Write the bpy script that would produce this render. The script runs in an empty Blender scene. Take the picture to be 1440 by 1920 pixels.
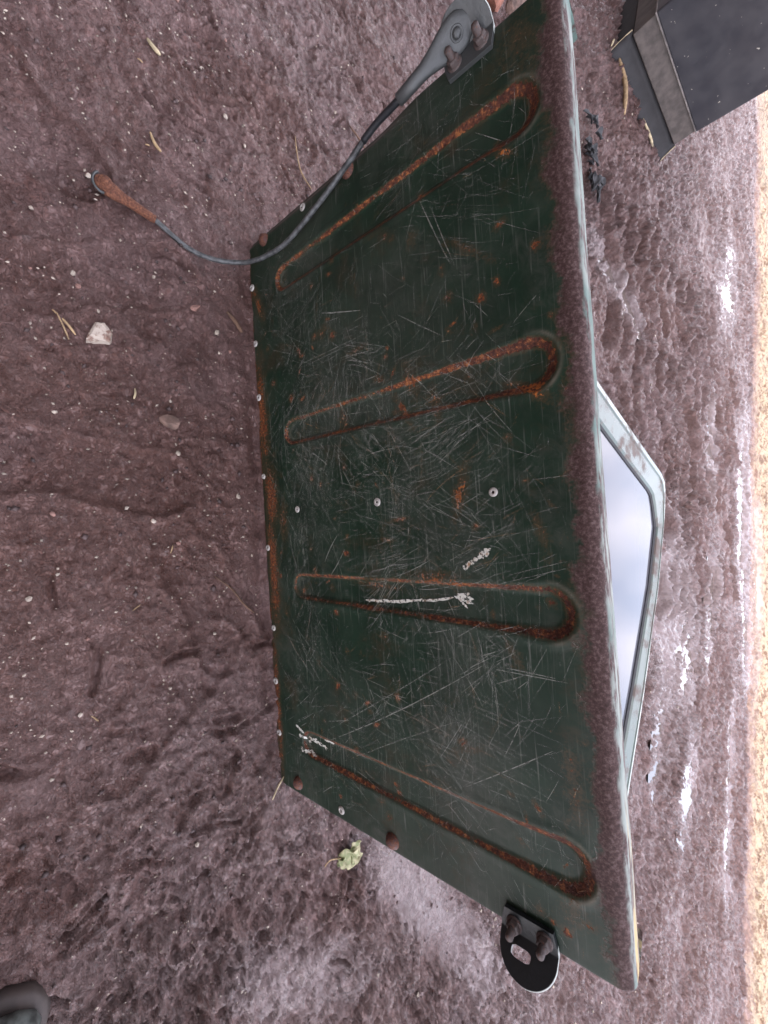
import bpy, math, random
import numpy as np
from mathutils import Vector, Matrix

sc = bpy.context.scene
C = sc.collection
R = math.radians
random.seed(11)
rng = np.random.default_rng(11)

# ------------------------------------------------------------------ camera
cam_d = bpy.data.cameras.new('camera')
cam = bpy.data.objects.new('camera', cam_d)
C.objects.link(cam)
cam_d.sensor_fit = 'VERTICAL'
cam_d.sensor_height = 36.0
cam_d.lens = 13.52                      # ultra-wide phone camera, held turned on its side
cam_d.clip_start = 0.02
cam_d.clip_end = 500
_u = Vector((0.99783, -0.04127, -0.05130))
_v = Vector((0.06397, 0.79213, 0.60700))
_f = Vector((-0.01558, 0.60896, -0.79305))
M = Matrix.Identity(4)
for i in range(3):
    M[i][0] = _v[i]
    M[i][1] = -_u[i]
    M[i][2] = -_f[i]
M[0][3], M[1][3], M[2][3] = 0.02691, -0.23630, 0.64195
cam.matrix_world = M
sc.camera = cam

# ------------------------------------------------------------------ sky, sun, exposure
SUN_EL = R(38)
SUN_AZ = math.atan2(-0.400, -0.917)     # x = sin, y = cos : the sun stands behind the viewer
world = bpy.data.worlds.new('World')
sc.world = world
world.use_nodes = True
wt = world.node_tree
wt.nodes.clear()
wo = wt.nodes.new('ShaderNodeOutputWorld')
wb = wt.nodes.new('ShaderNodeBackground')
wb.inputs['Strength'].default_value = 0.15
sky = wt.nodes.new('ShaderNodeTexSky')
sky.sky_type = 'NISHITA'
sky.sun_disc = False
sky.sun_elevation = SUN_EL
sky.sun_rotation = SUN_AZ
sky.air_density = 1.0
sky.dust_density = 4.0
sky.ozone_density = 1.0
# broken thin cloud over the whole sky: greys the blue a little everywhere
wtc = wt.nodes.new('ShaderNodeTexCoord')
wn = wt.nodes.new('ShaderNodeTexNoise')
wn.inputs['Scale'].default_value = 3.0
wn.inputs['Detail'].default_value = 5
wt.links.new(wtc.outputs['Generated'], wn.inputs['Vector'])
wr = wt.nodes.new('ShaderNodeMapRange')
wr.inputs['From Min'].default_value = 0.35
wr.inputs['From Max'].default_value = 0.65
wr.inputs['To Min'].default_value = 0.15
wr.inputs['To Max'].default_value = 0.80
wt.links.new(wn.outputs['Fac'], wr.inputs['Value'])
wm = wt.nodes.new('ShaderNodeMixRGB')
wm.inputs['Color2'].default_value = (8.6, 8.0, 8.5, 1)
wt.links.new(wr.outputs['Result'], wm.inputs['Fac'])
wt.links.new(sky.outputs['Color'], wm.inputs['Color1'])
wt.links.new(wm.outputs['Color'], wb.inputs['Color'])
wt.links.new(wb.outputs['Background'], wo.inputs['Surface'])

sun_d = bpy.data.lights.new('sun', 'SUN')
sun = bpy.data.objects.new('sun', sun_d)
C.objects.link(sun)
sun_d.energy = 2.6
sun_d.angle = R(0.5)
sun_d.color = (1.0, 0.95, 0.88)
to_sun = Vector((math.sin(SUN_AZ) * math.cos(SUN_EL), math.cos(SUN_AZ) * math.cos(SUN_EL), math.sin(SUN_EL)))
sun.rotation_euler = to_sun.to_track_quat('Z', 'Y').to_euler()
sun.location = to_sun * 30

sc.view_settings.view_transform = 'Standard'
sc.view_settings.look = 'None'
sc.view_settings.gamma = 1.0
sc.view_settings.use_curve_mapping = False
sc.view_settings.exposure = 2.3
sc.render.engine = 'CYCLES'
sc.cycles.use_denoising = True
sc.cycles.max_bounces = 6
sc.cycles.caustics_reflective = False
sc.cycles.caustics_refractive = False

# ------------------------------------------------------------------ helpers
def mesh_obj(name, verts, faces, mat=None, parent=None, smooth=True):
    me = bpy.data.meshes.new(name)
    me.from_pydata([tuple(map(float, v)) for v in verts], [], [tuple(map(int, f)) for f in faces])
    if mat:
        me.materials.append(mat)
    if smooth:
        me.polygons.foreach_set('use_smooth', [True] * len(me.polygons))
    me.update()
    o = bpy.data.objects.new(name, me)
    C.objects.link(o)
    if parent:
        o.parent = parent
    return o

def grid_obj(name, P, mat, parent=None, attrs=None, smooth=True):
    """P: (rows, cols, 3) array -> quad grid mesh, built quickly."""
    nr, nc = P.shape[:2]
    idx = np.arange(nr * nc).reshape(nr, nc)
    q = np.stack([idx[:-1, :-1], idx[:-1, 1:], idx[1:, 1:], idx[1:, :-1]], -1).reshape(-1, 4)
    me = bpy.data.meshes.new(name)
    me.vertices.add(nr * nc)
    me.vertices.foreach_set('co', P.reshape(-1).astype(np.float32))
    me.loops.add(q.size)
    me.loops.foreach_set('vertex_index', q.reshape(-1).astype(np.int32))
    me.polygons.add(len(q))
    me.polygons.foreach_set('loop_start', (np.arange(len(q)) * 4).astype(np.int32))
    me.polygons.foreach_set('use_smooth', np.full(len(q), smooth))
    me.update(calc_edges=True)
    me.validate()
    for k, a in (attrs or {}).items():
        at = me.attributes.new(k, 'FLOAT', 'POINT')
        at.data.foreach_set('value', a.reshape(-1).astype(np.float32))
    me.materials.append(mat)
    o = bpy.data.objects.new(name, me)
    C.objects.link(o)
    if parent:
        o.parent = parent
    return o

def empty(name, loc=(0, 0, 0), rot=(0, 0, 0)):
    o = bpy.data.objects.new(name, None)
    o.empty_display_size = 0.05
    C.objects.link(o)
    o.location = loc
    o.rotation_euler = rot
    return o

def tag(o, label=None, cat=None, group=None, kind=None):
    if label: o['label'] = label
    if cat: o['category'] = cat
    if group: o['group'] = group
    if kind: o['kind'] = kind
    return o

def box_vf(x0, x1, y0, y1, z0, z1):
    v = [(x0, y0, z0), (x1, y0, z0), (x1, y1, z0), (x0, y1, z0), (x0, y0, z1), (x1, y0, z1), (x1, y1, z1), (x0, y1, z1)]
    f = [(0, 3, 2, 1), (4, 5, 6, 7), (0, 1, 5, 4), (1, 2, 6, 5), (2, 3, 7, 6), (3, 0, 4, 7)]
    return v, f

def bevel(o, w, seg=2):
    m = o.modifiers.new('bevel', 'BEVEL')
    m.width = w
    m.segments = seg
    m.limit_method = 'ANGLE'
    m.angle_limit = R(35)
    return o

def lathe_vf(profile, n=16, axis='-y'):
    """profile: list of (radius, height). Height runs toward the viewer side (local -y)."""
    v, f = [], []
    for r, h in profile:
        for k in range(n):
            a = 2 * math.pi * k / n
            v.append((r * math.cos(a), -h, r * math.sin(a)))
    for i in range(len(profile) - 1):
        for k in range(n):
            a, b = i * n + k, i * n + (k + 1) % n
            f.append((a, b, b + n, a + n))
    return v, f

def tube_vf(pts, radii, n=10, caps=True, twist=0.0, lobes=0, lobe_amp=0.0):
    pts = [Vector(p) for p in pts]
    v, f = [], []
    up = Vector((0, 0, 1))
    for i, p in enumerate(pts):
        t = (pts[min(i + 1, len(pts) - 1)] - pts[max(i - 1, 0)]).normalized()
        a = t.cross(up)
        if a.length < 1e-3:
            a = t.cross(Vector((1, 0, 0)))
        a.normalize()
        b = t.cross(a)
        r = radii[i] if hasattr(radii, '__len__') else radii
        for k in range(n):
            th = 2 * math.pi * k / n
            rr = r * (1 + lobe_amp * math.cos(lobes * th + twist * i))
            v.append(p + a * math.cos(th) * rr + b * math.sin(th) * rr)
    for i in range(len(pts) - 1):
        for k in range(n):
            q, w = i * n + k, i * n + (k + 1) % n
            f.append((q, w, w + n, q + n))
    if caps:
        f.append(tuple(range(n))[::-1])
        f.append(tuple((len(pts) - 1) * n + k for k in range(n)))
    return v, f

def catmull(pts, m=8):
    pts = [np.array(p, float) for p in pts]
    P = [2 * pts[0] - pts[1]] + pts + [2 * pts[-1] - pts[-2]]
    out = []
    for i in range(1, len(P) - 2):
        for k in range(m):
            t = k / m
            out.append(0.5 * ((2 * P[i]) + (P[i + 1] - P[i - 1]) * t + (2 * P[i - 1] - 5 * P[i] + 4 * P[i + 1] - P[i + 2]) * t ** 2
                              + (3 * P[i] - P[i - 1] - 3 * P[i + 1] + P[i + 2]) * t ** 3))
    out.append(pts[-1])
    return out

# --- value-gradient noise on arbitrary points
_perm = np.random.default_rng(3).permutation(512)
_perm = np.concatenate([_perm, _perm, _perm])
_ang = np.random.default_rng(4).uniform(0, 2 * np.pi, 512)
_gx, _gy = np.cos(_ang), np.sin(_ang)
def perlin(x, y):
    xi = np.floor(x).astype(np.int64); yi = np.floor(y).astype(np.int64)
    xf = x - xi; yf = y - yi
    u = xf ** 3 * (xf * (xf * 6 - 15) + 10); v = yf ** 3 * (yf * (yf * 6 - 15) + 10)
    def g(ix, iy, dx, dy):
        h = _perm[(_perm[ix & 511] + iy) & 511]
        return _gx[h] * dx + _gy[h] * dy
    a = g(xi, yi, xf, yf); b = g(xi + 1, yi, xf - 1, yf)
    c = g(xi, yi + 1, xf, yf - 1); d = g(xi + 1, yi + 1, xf - 1, yf - 1)
    return (a + u * (b - a)) * (1 - v) + (c + u * (d - c)) * v
def fbm(x, y, wl, octv=4, gain=0.5, off=0.0):
    s = np.zeros_like(x); amp = 1.0; fr = 1.0 / wl
    for k in range(octv):
        s += amp * perlin(x * fr + 17.3 * k + off, y * fr - 9.1 * k + off * 1.7)
        fr *= 2.03; amp *= gain
    return s
def sstep(a, b, x):
    t = np.clip((x - a) / (b - a), 0, 1)
    return t * t * (3 - 2 * t)

# ------------------------------------------------------------------ materials
class NT:
    def __init__(s, name):
        s.m = bpy.data.materials.new(name)
        s.m.use_nodes = True
        s.t = s.m.node_tree
        s.t.nodes.clear()
        s.out = s.t.nodes.new('ShaderNodeOutputMaterial')
        s.p = s.t.nodes.new('ShaderNodeBsdfPrincipled')
        s.t.links.new(s.p.outputs[0], s.out.inputs['Surface'])
        s._co = None
    def co(s):
        if not s._co:
            s._co = s.t.nodes.new('ShaderNodeTexCoord')
        return s._co.outputs['Object']
    def link(s, a, b):
        s.t.links.new(a, b)
    def mapped(s, scale=(1, 1, 1), rot=(0, 0, 0), loc=(0, 0, 0)):
        n = s.t.nodes.new('ShaderNodeMapping')
        n.inputs['Scale'].default_value = scale
        n.inputs['Rotation'].default_value = rot
        n.inputs['Location'].default_value = loc
        s.link(s.co(), n.inputs['Vector'])
        return n.outputs[0]
    def noise(s, scale, detail=4, rough=0.55, vec=None, dist=0.0):
        n = s.t.nodes.new('ShaderNodeTexNoise')
        n.inputs['Scale'].default_value = scale
        n.inputs['Detail'].default_value = detail
        n.inputs['Roughness'].default_value = rough
        n.inputs['Distortion'].default_value = dist
        s.link(vec or s.co(), n.inputs['Vector'])
        return n.outputs['Fac']
    def attr(s, name):
        n = s.t.nodes.new('ShaderNodeAttribute')
        n.attribute_name = name
        return n.outputs['Fac']
    def math(s, op, a, b=None, clamp=False):
        n = s.t.nodes.new('ShaderNodeMath')
        n.operation = op
        n.use_clamp = clamp
        for i, q in enumerate((a, b)):
            if q is None: continue
            if isinstance(q, (int, float)): n.inputs[i].default_value = q
            else: s.link(q, n.inputs[i])
        return n.outputs[0]
    def rng(s, x, a, b, c=0.0, d=1.0):
        n = s.t.nodes.new('ShaderNodeMapRange')
        n.interpolation_type = 'SMOOTHSTEP'
        s.link(x, n.inputs['Value'])
        for k, q in zip(('From Min', 'From Max', 'To Min', 'To Max'), (a, b, c, d)):
            n.inputs[k].default_value = q
        return n.outputs['Result']
    def mix(s, f, a, b):
        n = s.t.nodes.new('ShaderNodeMixRGB')
        for k, q in (('Fac', f), ('Color1', a), ('Color2', b)):
            if isinstance(q, (int, float)): n.inputs[k].default_value = q
            elif isinstance(q, tuple): n.inputs[k].default_value = (*q, 1)
            else: s.link(q, n.inputs[k])
        return n.outputs[0]
    def ramp(s, x, stops):
        n = s.t.nodes.new('ShaderNodeValToRGB')
        e = n.color_ramp.elements
        while len(e) < len(stops): e.new(0.5)
        for el, (p, c) in zip(e, stops):
            el.position = p
            el.color = (*c, 1)
        s.link(x, n.inputs[0])
        return n.outputs[0]
    def bump(s, h, strength=0.5, dist=0.002, normal=None):
        n = s.t.nodes.new('ShaderNodeBump')
        n.inputs['Strength'].default_value = strength
        n.inputs['Distance'].default_value = dist
        s.link(h, n.inputs['Height'])
        if normal: s.link(normal, n.inputs['Normal'])
        return n.outputs[0]
    def set(s, **k):
        for a, q in k.items():
            i = s.p.inputs[a.replace('_', ' ')]
            if isinstance(q, (int, float)): i.default_value = q
            elif isinstance(q, tuple): i.default_value = (*q, 1)
            else: s.link(q, i)
        return s

def simple(name, col, rough=0.6, var=0.25, scale=60, metallic=0.0, bump=0.3, bdist=0.001):
    n = NT(name)
    f = n.noise(scale, 5, 0.6)
    lo = tuple(c * (1 - var) for c in col); hi = tuple(min(1, c * (1 + var)) for c in col)
    n.set(Base_Color=n.mix(n.rng(f, .3, .7), lo, hi), Roughness=rough, Metallic=metallic)
    if bump: n.set(Normal=n.bump(n.noise(scale * 3, 4), bump, bdist))
    return n.m

def rusty(name, base, rust=0.5, scale=120, metallic=0.0, rough=0.6):
    n = NT(name)
    f = n.noise(scale, 6, 0.65)
    k = n.rng(f, 1 - rust - .12, 1 - rust + .12)
    rc = n.ramp(n.noise(scale * 3, 4), [(.3, (.05, .018, .012)), (.5, (.13, .05, .03)), (.72, (.26, .11, .055))])
    n.set(Base_Color=n.mix(k, base, rc), Roughness=n.rng(k, 0, 1, rough, .9), Normal=n.bump(f, .6, .0012), Metallic=metallic)
    return n.m

# mud
n = NT('wet_mud')
big = n.noise(1.7, 4, .6)
med = n.noise(11, 6, .62)
fine = n.noise(75, 6, .70)
grain = n.noise(330, 4, .65)
col = n.mix(n.rng(med, .32, .68), (.100, .050, .043), (.198, .121, .112))
col = n.mix(n.rng(big, .36, .64, 0, .75), col, (.122, .057, .043))
crk = n.noise(48, 7, .78, dist=.5)
col = n.mix(n.rng(crk, .33, .47, .0, 1.), n.mix(n.math('ADD', .25, n.math('MULTIPLY', n.attr('churn'), .45), True), col, (.034, .020, .018)), col)  # shade of the pits put into the colour, strongest where churned
col = n.mix(n.rng(fine, .54, .70, .0, .38), col, (.25, .180, .170))
col = n.mix(n.rng(grain, .60, .72, .0, .6), col, (.27, .215, .205))
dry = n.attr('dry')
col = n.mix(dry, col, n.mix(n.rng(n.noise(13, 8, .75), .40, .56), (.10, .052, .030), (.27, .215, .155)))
wet = n.attr('wet')
col = n.mix(n.math('MULTIPLY', wet, .6), col, (.165, .120, .118))  # lilac sky sheen of the wet mud tinted into the colour
gl = n.math('MULTIPLY', n.rng(n.noise(42, 5, .7), .46, .56), n.rng(n.noise(3.1, 4, .6), .38, .60, .25, 1))
ro = n.math('SUBTRACT', .44, n.math('MULTIPLY', gl, .20))
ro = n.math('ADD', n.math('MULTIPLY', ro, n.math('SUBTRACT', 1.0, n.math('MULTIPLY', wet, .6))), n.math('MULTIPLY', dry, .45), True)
pm = n.math('MULTIPLY', n.math('ADD', .34, n.math('MULTIPLY', n.attr('churn'), .62)), n.math('SUBTRACT', 1.0, n.math('MULTIPLY', wet, .75)))
b0 = n.bump(n.math('MULTIPLY', n.noise(30, 5, .62, dist=.8), n.attr('churn')), .7, .014)
b1 = n.bump(n.math('MULTIPLY', n.rng(crk, .42, .54), pm), .8, .0042, b0)
b2 = n.bump(n.math('MULTIPLY', n.rng(n.noise(120, 5, .7, dist=.4), .42, .58), n.math('SUBTRACT', 1.0, n.math('MULTIPLY', wet, .7))), .8, .0020, b1)
b2 = n.bump(grain, .6, .0012, b2)
n.set(Base_Color=col, Roughness=ro, Normal=b2, Specular_IOR_Level=n.math('ADD', .50, n.math('MULTIPLY', wet, .3)))
M_MUD = n.m

# tailgate paint with rust, dust film and chipped pale top
n = NT('green_paint_rust')
n1 = n.noise(55, 8, .68)
n2 = n.noise(330, 4, .6)
n3 = n.noise(900, 2, .5)
rust_a = n.attr('rust')
top_a = n.attr('top')
pale_a = n.attr('pale')
warm_a = n.attr('warm')
rv = n.math('ADD', rust_a, n.math('ADD', n.math('MULTIPLY', n.math('SUBTRACT', n1, .5), .75), n.math('MULTIPLY', n.math('SUBTRACT', n2, .5), .9)))
rmask = n.rng(rv, .45, .53)
stain = n.rng(rv, .12, .48)
paint = n.mix(n.rng(n.noise(14, 5, .6), .35, .65), (.0064, .0195, .0108), (.0122, .0310, .0182))
film_m = n.math('MULTIPLY', n.rng(n.noise(7.5, 5, .6), .40, .66), n.rng(n.noise(38, 7, .75, dist=1.2), .34, .70))
film_b = n.attr('film')
paint = n.mix(n.math('MULTIPLY', n.math('ADD', film_m, n.math('MULTIPLY', film_b, .6)), .55, True), paint, (.070, .074, .062))
for i, ang in enumerate((12, 58, 96, 141)):
    st = n.noise(1.0, 3, .55, vec=n.mapped((8, 8, 360), (0, R(ang), 0), (i * 3.1, 0, i * 1.7)), dist=.35)
    pm = n.noise(9 + i * 2, 3, .6, vec=n.mapped((1, 1, 1), (0, 0, 0), (i * 7.7, 1, 2)))
    sm = n.math('MULTIPLY', n.rng(st, .60, .72), n.rng(pm, .45, .62))
    paint = n.mix(n.math('MULTIPLY', sm, .5), paint, (.17, .175, .155))
paint = n.mix(n.math('MULTIPLY', n.attr('lip'), n.rng(n1, .35, .6, .35, .85)), paint, (.17, .155, .12))  # pale highlight painted on rib edges that catch the light
paint = n.mix(n.math('MULTIPLY', stain, .6), paint, (.075, .046, .022))
paint = n.mix(n.math('MULTIPLY', n.rng(n.noise(11, 7, .75), .52, .68), .5), paint, (.050, .033, .017))
rc = n.ramp(n.noise(210, 5, .7), [(.30, (.026, .011, .009)), (.42, (.062, .022, .014)), (.54, (.135, .046, .022)), (.65, (.36, .135, .045)), (.74, (.08, .028, .017))])
rc = n.mix(n.math('MULTIPLY', n.attr('deep'), n.rng(n2, .40, .60, .75, .25)), rc, (.042, .018, .016))
rc = n.mix(n.math('MULTIPLY', warm_a, n.rng(n2, .4, .62)), rc, (.40, .13, .03))
topc = n.ramp(n.noise(260, 6, .75), [(.28, (.018, .009, .008)), (.5, (.066, .037, .034)), (.72, (.170, .120, .118))])
col = n.mix(rmask, paint, rc)
topm = n.rng(n.math('ADD', top_a, n.math('ADD', n.math('MULTIPLY', n.math('SUBTRACT', n2, .5), .55), n.math('MULTIPLY', n.math('SUBTRACT', n1, .5), 1.1))), .34, .78)
col = n.mix(topm, col, topc)
rmask = n.math('MAXIMUM', rmask, topm)
chip = n.math('MULTIPLY', pale_a, n.rng(n.noise(46, 7, .7, vec=n.mapped((.35, 1.4, 1))),   .42, .54))
palec = n.mix(n.rng(n.noise(9, 4, vec=n.mapped((1, .2, 1))), .42, .58), (.235, .26, .235), (.10, .15, .132))
ochre = n.attr('ochre')
palec = n.mix(n.math('MULTIPLY', ochre, n.rng(n.noise(30, 4, vec=n.mapped((.3, 2, 1))), .4, .6)), palec, (.40, .29, .13))
col = n.mix(chip, col, palec)
ro = n.rng(rmask, 0, 1, .40, .88)
ro = n.mix(.35, ro, n.noise(40, 5))
hb = n.math('ADD', n.math('MULTIPLY', n.math('MULTIPLY', n2, rmask), n.math('SUBTRACT', 1.0, n.math('MULTIPLY', topm, .75))), n.math('MULTIPLY', n1, .12))
n.set(Base_Color=col, Roughness=ro, Normal=n.bump(hb, .75, .0016), Specular_IOR_Level=.22)
M_PAINT = n.m

# scratches through the paint
n = NT('scratched_paint')
al = n.attr('alpha')
n.set(Base_Color=n.mix(n.attr('tint'), (.30, .31, .275), (.34, .18, .07)), Roughness=.6, Alpha=n.math('MULTIPLY', al, n.rng(n.noise(120, 3), .30, .60, .35, 1)))
M_SCRATCH = n.m

n = NT('white_paint_smear')
n.set(Base_Color=n.mix(n.rng(n.noise(160, 5, .7), .50, .66), (.62, .62, .56), (.30, .16, .07)), Roughness=.5, Alpha=n.rng(n.noise(240, 4, .7), .40, .50))
M_WHITE = n.m
M_RIVET = rusty('rivet_alloy', (.42, .40, .37), .22, 400, rough=.45)
M_HOLE = simple('dark_hole', (.02, .012, .01), .9, bump=0)
M_BOLT = rusty('rusty_bolt', (.085, .066, .062), .36, 260)
M_DOME = rusty('rust_red_bolt', (.075, .032, .028), .5, 220)
M_BLACK = rusty('black_bracket_paint', (.016, .020, .022), .14, 160, rough=.38)
M_GALV = rusty('weathered_zinc', (.075, .080, .080), .16, 90, rough=.45, metallic=.35)
M_RIM = simple('lit_edge_tone', (.26, .29, .265), .5, .3, 90)  # bracket rim facing the sky, its brightness put into the colour
M_CABLE = simple('grey_wire_rope', (.085, .090, .092), .5, .55, 130, metallic=.2)
M_SLEEVE = simple('black_cable_sleeve', (.016, .018, .021), .5, .3, 200)
M_RUSTY = rusty('orange_rust', (.12, .05, .03), .72, 150)
M_FRAMEP = NT('pale_green_enamel')
_n = M_FRAMEP
_d = _n.rng(_n.noise(9, 7, .7), .46, .64)
_n.set(Base_Color=_n.mix(_d, (.125, .155, .14), (.105, .078, .066)), Roughness=_n.rng(_d, 0, 1, .24, .7), Specular_IOR_Level=.4)
M_FRAMEP = _n.m
M_GLASS = NT('window_glass').set(Base_Color=(.07, .07, .082), Roughness=.06, Metallic=0.0).m
M_GLASS.node_tree.nodes['Principled BSDF'].inputs['IOR'].default_value = 1.5
M_RUBBER = simple('black_rubber', (.02, .02, .022), .7, .3, 50)
n = NT('dark_grey_steel')
sp = n.rng(n.noise(85, 2, .4), .74, .78)
dust = n.rng(n.noise(6, 5, .6), .35, .7, 0, .5)
n.set(Base_Color=n.mix(sp, n.mix(dust, (.040, .041, .048), (.075, .071, .074)), (.45, .42, .36)), Roughness=n.rng(n.noise(12, 4), .3, .7, .32, .55))
M_DARK = n.m
M_BAND = simple('dusty_brown_band', (.085, .070, .062), .6, .35, 25)
M_SEAM_HL = simple('pale_seam_highlight', (.16, .14, .13), .5, .5, 20)
M_SKIRT = simple('dark_skirt', (.016, .014, .015), .7, .3, 30)
M_TAN = simple('dry_straw', (.36, .25, .14), .8, .35, 90)
M_TAN2 = simple('pale_straw', (.46, .38, .24), .8, .3, 90)
M_TWIG = simple('brown_twig', (.13, .075, .05), .85, .35, 90)
n = NT('stone')
n.set(Base_Color=n.mix(n.rng(n.noise(45, 6, .7), .48, .64), (.50, .43, .36), (.20, .115, .085)), Roughness=.8, Normal=n.bump(n.noise(120, 5), .7, .002))
M_STONE = n.m
M_STONE2 = simple('brown_stone', (.15, .095, .075), .7, .5, 60, bump=.6, bdist=.002)
M_STONE3 = simple('pink_stone', (.30, .17, .14), .75, .4, 60, bump=.6, bdist=.002)
M_GRIT = simple('pale_grit', (.40, .34, .28), .8, .45, 9)
M_BRICK = simple('red_brick', (.26, .10, .065), .85, .4, 40, bump=.8, bdist=.003)
n = NT('yellow_leaf')
n.set(Base_Color=n.mix(n.rng(n.noise(70, 5), .4, .62), (.17, .19, .075), (.36, .33, .19)), Roughness=.55, Normal=n.bump(n.noise(160, 4), .5, .001))
M_LEAF = n.m
M_DEAD = simple('dead_leaf', (.03, .03, .032), .7, .5, 60)
M_BOOT = simple('grey_boot_leather', (.07, .078, .072), .45, .7, 60)
M_SOLE = simple('brown_sole', (.04, .028, .024), .7, .3, 40)
n = NT('puddle_water')
n.set(Base_Color=(.10, .075, .065), Roughness=.03, Normal=n.bump(n.noise(18, 3), .12, .002))
n.p.inputs['IOR'].default_value = 1.45
M_WATER = n.m
M_SHED = simple('weathered_board', (.16, .13, .115), .85, .35, 4, bump=.5, bdist=.004)
M_TIN = simple('roof_sheet', (.22, .22, .22), .6, .3, 3)

# ------------------------------------------------------------------ ground
def seg(a, b, d0, d1):
    out = [a]
    x = a
    while x < b:
        t = (x - a) / (b - a)
        x += d0 + (d1 - d0) * t
        out.append(min(x, b))
    return out
ys = [-60, -25, -10, -4, -2, -1.2, -.8]
ys += seg(-.62, .50, .0026, .0026)
ys += seg(.50, 2.2, .0030, .0090)[1:]
ys += seg(2.2, 5.6, .0090, .030)[1:]
ys += [5.9, 6.5, 8, 11, 16, 25, 40, 70, 120, 200]
ys = np.array(sorted(set(ys)))
ss = np.linspace(-1, 1, 781)
ss = np.concatenate([[-40, -14, -6, -3, -2, -1.5, -1.2, -1.08], ss, [1.08, 1.2, 1.5, 2, 3, 6, 14, 40]])
YY, SS = np.meshgrid(ys, ss, indexing='ij')
WW = 0.84 + 0.78 * np.clip(YY + .45, 0, 7)
GX = -0.02 + SS * WW
GY = YY.copy()

def ell(x, y, cx, cy, a, b, ang):
    c, s_ = math.cos(ang), math.sin(ang)
    u = (x - cx) * c + (y - cy) * s_
    w = -(x - cx) * s_ + (y - cy) * c
    return np.sqrt((u / a) ** 2 + (w / b) ** 2)
# puddles: centre, half axes, angle, depth
PUD = [(-.865, 1.56, .26, .060, 1.15, .016), (-1.52, 3.62, .42, .17, 2.55, .022), (.15, 3.52, .75, .20, -.40, .024),
       (.98, 3.30, .36, .15, -.42, .02), (.80, 2.08, .22, .15, -.4, .014), (.62, 2.52, .30, .09, -.5, .012),
       (1.05, 1.62, .18, .05, -.5, .010), (2.02, 2.55, .30, .06, -.45, .012), (1.55, 2.75, .35, .06, -.45, .012), (-.30, 2.78, .28, .07, -.3, .012), (.78, 3.86, .55, .13, -.42, .03), (1.35, 1.95, .24, .10, -.4, .012), (.45, 1.78, .14, .05, -.5, .010)]
SHADE_N = (.400, .917)
SHADE_OFF = 3.55
def rough_map(x, y):
    """trodden smooth in front of the tailgate, churned to the right of it and behind"""
    pat = np.clip(.95 + .9 * fbm(x, y, .45, 3, off=31), .35, 1.5)
    right = sstep(.10, .75, x) * sstep(1.1, .3, y)
    left = sstep(-.45, -.85, x) * sstep(-.12, .3, y)
    back = sstep(.4, 1.2, y)
    return np.clip((.20 + .70 * right + .22 * left + .65 * back * (1 - right)) * pat, .06, 1.3)
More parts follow.
